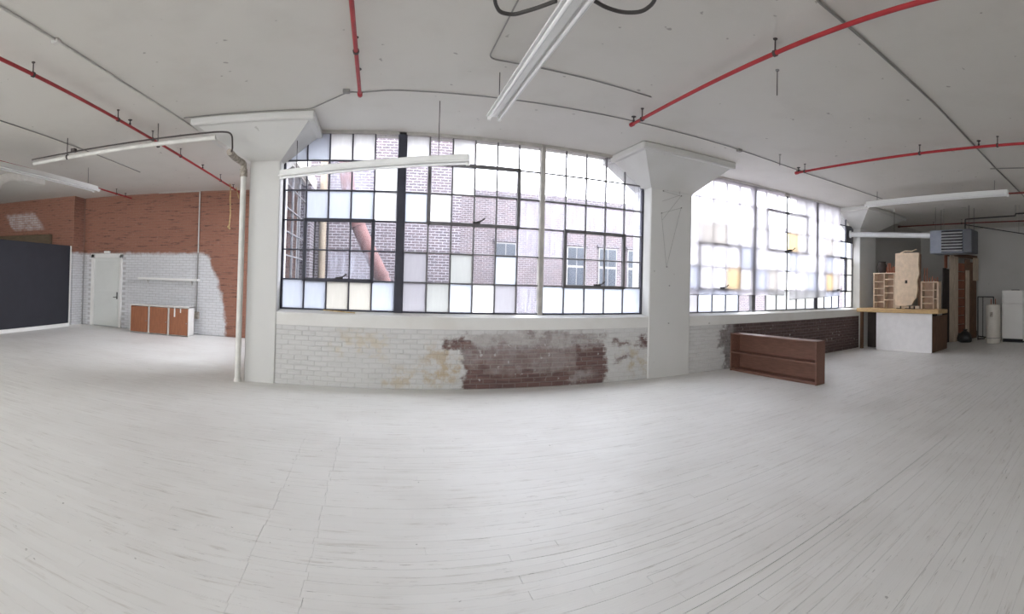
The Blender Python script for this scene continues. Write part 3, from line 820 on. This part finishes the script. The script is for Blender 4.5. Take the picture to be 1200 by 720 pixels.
# loose cables by the twin light
def cable(lab, pts, r=.014):
    o = thing('hanging_cable', pts[0], lab, 'cable', 'loose cables at the twin strip light')
    MB().tube(arc(pts, .3, 6), r, 8).build('cord', 'black_cable', o, True)
zc = 3.62
q = lambda x, y, z=zc: tuple(onz(x, y, z))
cable('dark cable looping from the twin strip light up to the bent conduit', [(*q(580, -40)[:2], H - .01), q(580, -12), q(580, 4), q(586, 15), q(602, 17.5), q(628, 10), q(652, 1, 3.60)])
cable('dark cable looping from the twin strip light over the open ceiling', [q(690, -3, 3.60), q(710, 9), q(730, 15), q(752, 14.5), q(766, 4), q(772, -14), (*q(774, -50)[:2], H - .01)])

# stray hanger rod and white duct at the far end
for (lab, P, ln) in (('thin rod hanging free between two red pipes', onz(911, 82, H), .28), ('thin rod hanging over the plastic-covered window', onz(914, 181, H), .2)):
    o = thing('hanger_rod', tuple(P), lab, 'rod')
    MB().tube([(P[0], P[1], H), (P[0], P[1], H - ln)], .006, 6).build('rod', 'hanger_dark', o)
    MB().lathe((P[0], P[1], H - .012), [(.02, 0), (.024, .012)], 8).build('plate', 'conduit_grey', o)
du = thing('air_duct', (-7.6, 7.6, 3.6), 'rounded white air duct elbow under the ceiling by the strip light', 'duct')
MB().tube(arc([(-7.6, 8.3, 3.84), (-7.6, 7.62, 3.82), (-7.6, 7.25, 3.62), (-7.6, 7.12, 3.34)], .25, 6), .10, 14).build('elbow', 'pipe_white', du, True)
MB().cbox(-7.75, -7.45, 8.0, 8.7, 3.74, 3.9, .02).build('collar', 'pipe_white', du)
MB().tube([(-7.6, 8.35, 3.9), (-7.6, 8.35, H)], .01, 6).build('hanger', 'hanger_dark', du)

# string web on the middle column
stg = thing('string_wires', (5.2, WY - .03, 2.9), 'thin grey strings stretched between nails on the middle column', 'string')
yy = WY - .026
pt = lambda x, y: tuple(ony(x, y, yy))
w = MB()
for a, b in (((777, 224), (798, 230)), ((775, 250), (798, 244)), ((776, 236), (797, 229)), ((775, 250), (781, 313)), ((798, 244), (781, 313)), ((776, 258), (798, 230))):
    w.tube([pt(*a), pt(*b)], .0025, 5)
w.build('strand', 'conduit_grey', stg)
for p_ in ((777, 224), (798, 230), (775, 250), (798, 244), (781, 313), (784, 335), (783, 379)):
    P = pt(*p_); MB().tube([P, (P[0], P[1] - .025, P[2])], .008, 6).build('nail', 'black_iron', stg)
# stick on the sill
o = tag(MB().tube([ony(379, 363.5, 7.36), ony(396, 365, 7.32), ony(416, 367, 7.28)], .009, 6).build('wooden_stick', 'rope', None, True), 'thin wooden stick lying on the window sill', 'stick')

# ================================================================== BOOKCASE
bk = thing('bookcase', (6.75, 6.0, 0), 'low brown wooden bookcase with one middle shelf', 'bookcase')
x0, x1, y0, y1, zt = 6.62, 6.88, 4.89, 7.08, .765
MB().cbox(x0, x1, y0, y0 + .028, 0, zt, .004).build('side_panel', 'shelf_wood', bk)
MB().cbox(x0, x1, y1 - .028, y1, 0, zt, .004).build('side_panel', 'shelf_wood', bk)
MB().cbox(x0, x1, y0 + .028, y1 - .028, zt - .028, zt, .004).build('top', 'shelf_wood', bk)
MB().cbox(x0 + .005, x1, y0 + .028, y1 - .028, .365, .39, .004).build('shelf', 'shelf_wood', bk)
MB().cbox(x0 + .005, x1, y0 + .028, y1 - .028, .03, .055, .004).build('bottom', 'shelf_wood', bk)
MB().cbox(x1 - .012, x1 - .002, y0 + .02, y1 - .02, .03, zt - .02, .002).build('back_panel', 'shelf_wood', bk)
MB().cbox(x0 + .03, x0 + .045, y0 + .028, y1 - .028, 0, .03, .002).build('plinth', 'shelf_wood', bk)

# ================================================================== BAR COUNTER AND KITCHEN END
bc = thing('bar_counter', (11.9, 5.8, 0), 'bar counter with thick butcher block top and plain white front', 'counter')
MB().cbox(11.58, 12.30, 4.62, 7.14, 1.06, 1.17, .01).build('countertop', 'butcher_block', bc)
MB().cbox(11.70, 11.74, 4.85, 6.55, 0, 1.06, .004).build('front_panel', 'counter_panel', bc)
MB().cbox(11.72, 11.80, 7.02, 7.10, 0, 1.06, .006).build('leg', 'brown_board', bc)
MB().cbox(12.16, 12.20, 4.9, 7.1, 0, 1.06, .004).build('back_panel', 'dark_board', bc)
MB().cbox(11.75, 12.9, 4.86, 4.90, 0, .98, .004).build('side_panel', 'brown_board', bc)

def cubby(lab, y0, y1, z1, cols, rows, x0=12.06, x1=12.26):
    o = thing('pigeonhole_shelf', ((x0 + x1) / 2, (y0 + y1) / 2, 1.17), lab, 'shelf', 'open shelves standing on the bar counter')
    MB().cbox(x1 - .015, x1, y0, y1, 1.17, z1, .003).build('back_panel', 'cubby_back', o)
    for y in (y0, y1): MB().cbox(x0, x1, y - .025, y + .025, 1.17, z1, .004).build('side_panel', 'cubby_wood', o)
    MB().cbox(x0, x1, y0 - .03, y1 + .03, z1, z1 + .035, .004).build('top', 'cubby_wood', o)
    ys = [y0] + cols + [y1]
    for y in cols: MB().cbox(x0, x1, y - .018, y + .018, 1.17, z1, .004).build('divider', 'cubby_wood', o)
    for c, (a, b) in enumerate(zip(ys, ys[1:])):
        n = rows[c]
        for k in range(1, n):
            z = 1.17 + (z1 - 1.17) * k / n + (.04 if c % 2 == 0 else -.03)
            MB().cbox(x0, x1, a + .018, b - .018, z - .016, z + .016, .003).build('shelf', 'cubby_wood', o)
cubby('taller open shelf with two columns of pigeonholes beside the grey column', 6.17, 6.84, 2.16, [6.50], [5, 5])
cubby('shorter open shelf with broad pigeonholes beside the plank partition', 4.82, 5.32, 1.90, [4.95], [3, 4])
# broken plaster slab
sl = thing('plaster_slab', (12.0, 5.75, 1.17), 'tall broken slab of cream plasterboard standing on the bar counter', 'slab')
ol = [(6.10, 1.27), (6.12, 1.6), (6.10, 2.0), (6.11, 2.4), (6.10, 2.74), (5.9, 2.75), (5.6, 2.745), (5.37, 2.74), (5.38, 2.4), (5.36, 2.15), (5.42, 1.95), (5.40, 1.7), (5.44, 1.48), (5.52, 1.40), (5.58, 1.28), (5.8, 1.25), (5.95, 1.24)]
MB().prism(ol, 11.99, 12.05, 'x').build('board', 'plaster', sl)
MB().cbox(12.05, 12.10, 6.06, 6.14, 1.17, 2.74, .006).build('stud', 'cubby_wood', sl)
MB().cbox(12.05, 12.10, 5.34, 5.42, 1.17, 2.70, .006).build('stud', 'brown_board', sl)
MB().cbox(12.03, 12.10, 5.36, 6.12, 1.17, 1.25, .006).build('bottom_rail', 'pale_board', sl)
MB().cbox(11.98, 11.992, 5.72, 5.79, 1.88, 1.97, .003).build('socket_hole', 'dark_board', sl)
MB().tube([(12.02, 5.95, 2.75), (12.02, 5.8, 2.80), (12.02, 5.6, 2.79), (12.02, 5.45, 2.84)], .015, 6).build('torn_strip', 'plaster', sl)
# copper stubs and pots on the shelves
for k in range(7):
    y = 6.20 + k * .042; h = random.uniform(.12, .3)
    tag(MB().tube([(12.14, y, 2.195), (12.14 + random.uniform(-.01, .01), y, 2.195 + h)], .014, 8).tube([(12.14, y, 2.195), (12.14, y, 2.23)], .022, 8).build('copper_rod', 'copper', None, True, (12.14, y, 2.195)),
        'short copper rod standing on the taller pigeonhole shelf', 'rod', 'copper rods on the taller shelf')
for k in range(6):
    y = 4.86 + k * .08; h = random.uniform(.08, .16) if k < 4 else .38
    tag(MB().tube([(12.14, y, 1.935), (12.14, y, 1.935 + h)], .014, 8).tube([(12.14, y, 1.935), (12.14, y, 1.96)], .022, 8).build('copper_rod', 'copper', None, True, (12.14, y, 1.935)),
        'short copper rod standing on the shorter pigeonhole shelf', 'rod', 'copper rods on the shorter shelf')
tag(MB().lathe((12.2, 6.64, 2.195), [(.09, 0), (.13, .06), (.14, .22), (.10, .30), (.11, .33)], 16).build('dark_pot', 'dark_board', None, True, (12.2, 6.64, 2.195)), 'dark rounded pot on the taller pigeonhole shelf', 'pot')
for y, a in ((5.9, .02), (5.62, -.01), (5.48, .015)):
    o = thing('metal_clamp', (11.8, y, 1.17), 'small dark metal clamp lying on the butcher block', 'clamp', 'clamps on the butcher block')
    MB().tube([(11.8, y - .07, 1.182), (11.8 + a, y + .07, 1.182)], .012, 6).build('bar', 'black_iron', o)
    MB().cbox(11.78, 11.82, y - .08, y - .05, 1.17, 1.25, .004).build('jaw', 'black_iron', o)

# plank partition near the end wall
A, B = (14.2, 5.48, 0), (16.3, 5.0, 0); xf = frame_xf(A, B); PL = (Vector(B) - Vector(A)).length
def pt_t(x):      # distance along the partition for a pixel column
    r_ = ray(x, 350); dx, dy = B[0] - A[0], B[1] - A[1]
    den = r_[0] * dy - r_[1] * dx
    return (A[1] * r_[0] - A[0] * r_[1]) / -den * PL if den else 0
pp = thing('plank_partition', (15.2, 5.25, 0), 'rough partition of upright brown and pale planks by the end wall', 'partition')
def plank_b(xa, xb, z0, z1, m, y0=-.03, y1=.03, nm='plank'):
    a, b = pt_t(xa), pt_t(xb)
    MB(xf).cbox(min(a, b), max(a, b), y0, y1, z0, z1, .008).build(nm, m, pp)
plank_b(1105, 1108.5, 0, 2.42, 'dark_board'); plank_b(1108.5, 1112, 0, 2.40, 'dark_board', -.02, .03)
plank_b(1107, 1109.5, 2.42, 2.92, 'rust_board')
plank_b(1112, 1116.5, .0, 2.86, 'pale_board', -.06, 0); plank_b(1116.5, 1121, .0, 2.83, 'pale_board', -.07, -.01)
for k in range(8): plank_b(1121, 1131, .25 + k * .30, .53 + k * .30, 'rust_board', .02, .06, 'slat')
plank_b(1131, 1134.5, .0, 2.40, 'pale_board', -.06, -.01)
plank_b(1131, 1137, .0, 2.80, 'brown_board', .0, .04); plank_b(1137, 1144, .0, 2.70, 'brown_board', -.01, .04)
plank_b(1139.5, 1145, 2.05, 2.86, 'pale_board', -.06, -.01)
plank_b(1108, 1145, 2.82, 2.95, 'brown_board', -.02, .06, 'top_rail'); plank_b(1108, 1145, 0, .25, 'dark_board', -.0, .06, 'bottom_rail')
# dark bag at the foot of the partition
w = MB(); n = 16; vs = []
prof = [(.16, 0), (.23, .04), (.25, .14), (.20, .25), (.11, .33), (.05, .37), (.08, .42)]
vs = []; fs = []
for i, (r_, z) in enumerate(prof):
    for k in range(n):
        a = 2 * math.pi * k / n; rr = r_ * (1 + .14 * math.sin(3 * a + i) + .08 * math.sin(7 * a + 2 * i))
        vs.append((14.72 + rr * math.cos(a), 4.92 + rr * math.sin(a), z))
for i in range(len(prof) - 1):
    for k in range(n): fs.append((i * n + k, i * n + (k + 1) % n, (i + 1) * n + (k + 1) % n, (i + 1) * n + k))
fs.append(tuple(range(n - 1, -1, -1))); fs.append(tuple((len(prof) - 1) * n + k for k in range(n)))
tag(w.add(vs, fs).build('rubbish_bag', 'bag_black', None, True, (14.72, 4.92, 0)), 'dark tied bag slumped at the foot of the plank partition', 'bag')

# black pipe rack, water heater, fridge
rk = thing('pipe_rack', (15.4, 4.45, 0), 'black metal pipe frame standing behind the water heater', 'frame')
a, b = (15.62, 4.75), (15.1, 4.05)
for P in (a, b):
    MB().tube([(P[0], P[1], 0), (P[0], P[1], 1.48)], .02, 8).build('post', 'black_iron', rk)
MB().tube([(*a, 1.48), (*b, 1.48)], .02, 8).build('rail', 'black_iron', rk)
MB().tube([(*a, .12), (*b, .12)], .02, 8).build('rail', 'black_iron', rk)
MB().tube([(15.45, 4.52, .12), (15.45, 4.52, 1.48)], .015, 8).build('post', 'black_iron', rk)
for P, dx in ((a, .25), (b, .25)): MB().tube([(P[0], P[1], .02), (P[0] + dx, P[1] - dx * .7, .02)], .02, 8).build('foot', 'black_iron', rk)
wh = thing('water_heater', (14.8, 3.98, 0), 'white cylindrical water heater tank beside the fridge', 'water heater')
MB().lathe((14.8, 3.98, 0), [(.21, 0), (.235, .03), (.235, 1.2), (.215, 1.235), (.06, 1.25)], 28).build('tank', 'heater_tank', wh, True)
MB().lathe((14.8, 3.98, .16), [(.238, 0), (.24, .01), (.238, .02)], 28).build('seam', 'conduit_grey', wh)
MB().cbox(14.555, 14.58, 3.93, 4.03, .85, 1.0, .004).build('control_box', 'pipe_joint', wh)
for dx, dy in ((-.08, .05), (.08, -.05)): MB().tube([(14.8 + dx, 3.98 + dy, 1.23), (14.8 + dx, 3.98 + dy, 1.42)], .016, 8).build('pipe_stub', 'copper', wh)
fa = math.atan2(-.59, -.47)
FA = Vector((15.1, 3.77, 0)); FB = FA + Vector((-.15, -1.0, 0)).normalized() * .74
xf = frame_xf(FA, FB)          # along the front; lateral +: left of direction
lat = xf((0, 1, 0)) - FA
sg = -1 if lat.dot(Vector((-1, 0, 0))) > 0 else 1    # body goes away from the camera
fr = thing('fridge', tuple(FA), 'white two-door fridge freezer against the end wall', 'fridge')
def fbox(a, b, c, d_, z0, z1, ch=.015):
    lo, hi = sorted((c * sg, d_ * sg)); return MB(xf).cbox(a, b, lo, hi, z0, z1, ch)
fbox(0, .74, .06, .68, .05, 1.69).build('body', 'fridge_enamel', fr)
dr = fbox(.0, .74, 0, .055, 1.26, 1.70).build('freezer_door', 'fridge_enamel', fr)
fbox(.05, .08, -.03, 0, 1.30, 1.55, .006).build('handle', 'fridge_enamel', dr)
dr = fbox(.0, .74, 0, .055, .12, 1.245).build('fridge_door', 'fridge_enamel', fr)
fbox(.05, .08, -.03, 0, .85, 1.2, .006).build('handle', 'fridge_enamel', dr)
fbox(.02, .72, .03, .6, 0, .11, .006).build('kick_plate', 'inside_black', fr)
fbox(.30, .52, .1, .3, 1.69, 1.72, .006).build('hinge_cover', 'black_iron', fr)

# unit heater with flue
uh = thing('unit_heater', (12.5, 4.5, 2.75), 'blue grey unit heater with dark louvres hung from the ceiling', 'heater')
hx0, hx1, hy0, hy1, hz0, hz1 = 12.2, 12.85, 3.90, 5.14, 2.72, 3.38
MB().cbox(hx0 + .03, hx1, hy0 + .25, hy1, hz0, hz1, .02).build('casing', 'heater_blue', uh)
MB().cbox(hx0 + .03, hx1, hy0, hy0 + .25, hz0, hz1, .02).build('side_cover', 'heater_grey', uh)
MB().box(hx0 + .015, hx0 + .032, hy0 + .26, hy1 - .36, hz0 + .03, hz1 - .03).build('louvre_recess', 'inside_black', uh)
for k in range(7):
    z = hz0 + .07 + k * .082
    MB().add([(hx0 - .02, hy0 + .26, z - .02), (hx0 + .03, hy0 + .26, z + .02), (hx0 - .02, hy1 - .36, z - .02), (hx0 + .03, hy1 - .36, z + .02),
              (hx0 - .02, hy0 + .26, z - .005), (hx0 + .03, hy0 + .26, z + .035), (hx0 - .02, hy1 - .36, z - .005), (hx0 + .03, hy1 - .36, z + .035)],
             [(0, 1, 3, 2), (4, 6, 7, 5), (0, 2, 6, 4), (1, 5, 7, 3), (0, 4, 5, 1), (2, 3, 7, 6)]).build('louvre', 'louvre_metal', uh)
for y in (4.0, 5.0):
    for x in (12.3, 12.75): MB().tube([(x, y, hz1), (x, y, H)], .007, 6).build('hanger', 'hanger_dark', uh)
fp = thing('flue_pipe', (12.1, 6.3, 3.25), 'shiny round flue pipe from the unit heater to the window', 'pipe')
MB().tube(arc([(11.72, GY - .02, 3.33), (11.9, 7.1, 3.32), (12.32, 5.14, 3.24)], .4, 8), .078, 16).build('pipe', 'galvanised', fp, True)
MB().tube([(11.71, GY - .025, 3.33), (11.73, GY - .07, 3.33)], .11, 16).build('collar', 'galvanised', fp, True)
MB().tube([(12.1, 6.2, 3.35), (12.1, 6.2, H)], .006, 6).build('hanger', 'hanger_dark', fp)
gz = lambda x, y: tuple(onx(x, y, 12.6))
gp = thing('gas_pipe', gz(1131, 270), 'black gas pipe running along the ceiling to the unit heater', 'pipe')
a = gz(1131, 257)
MB().tube(arc([(12.6, a[1], hz1 - .01), a, gz(1190, 253), gz(1190, 250.5), gz(1204, 250), gz(1240, 249)], .04, 3), .02, 8).build('pipe', 'black_iron', gp, True)
P = gz(1190, 252); MB().tube([P, (P[0], P[1], H)], .006, 6).build('hanger', 'hanger_dark', gp)
br_ = MB().tube([gz(1131, 263.5), gz(1166, 269), gz(1205, 275), gz(1260, 282)], .014, 8).build('branch_pipe', 'black_iron', gp, True)
P = gz(1194, 273.5); MB().tube([P, (P[0], P[1], H)], .005, 6).build('hanger', 'hanger_dark', br_)
# hose from heater
o = thing('thermostat_wire', gz(1106, 262), 'thin grey wire looping over the unit heater', 'wire')
MB().tube(arc([(12.6, gz(1106, 262)[1], hz1), gz(1106, 242), gz(1108, 238.5), gz(1113, 239), gz(1126, 243.5), (gz(1132, 243)[0], gz(1132, 243)[1], H)], .1, 4), .008, 6).build('wire', 'conduit_grey', o, True)
# vertical pipe beside column three
tag(MB().tube([(13.0, GY - .04, 0), (13.0, GY - .04, 3.57)], .035, 10).build('standpipe', 'pipe_white', None, True, (13.0, GY - .04, 0)), 'upright white pipe beside the concrete column by the counter', 'pipe')
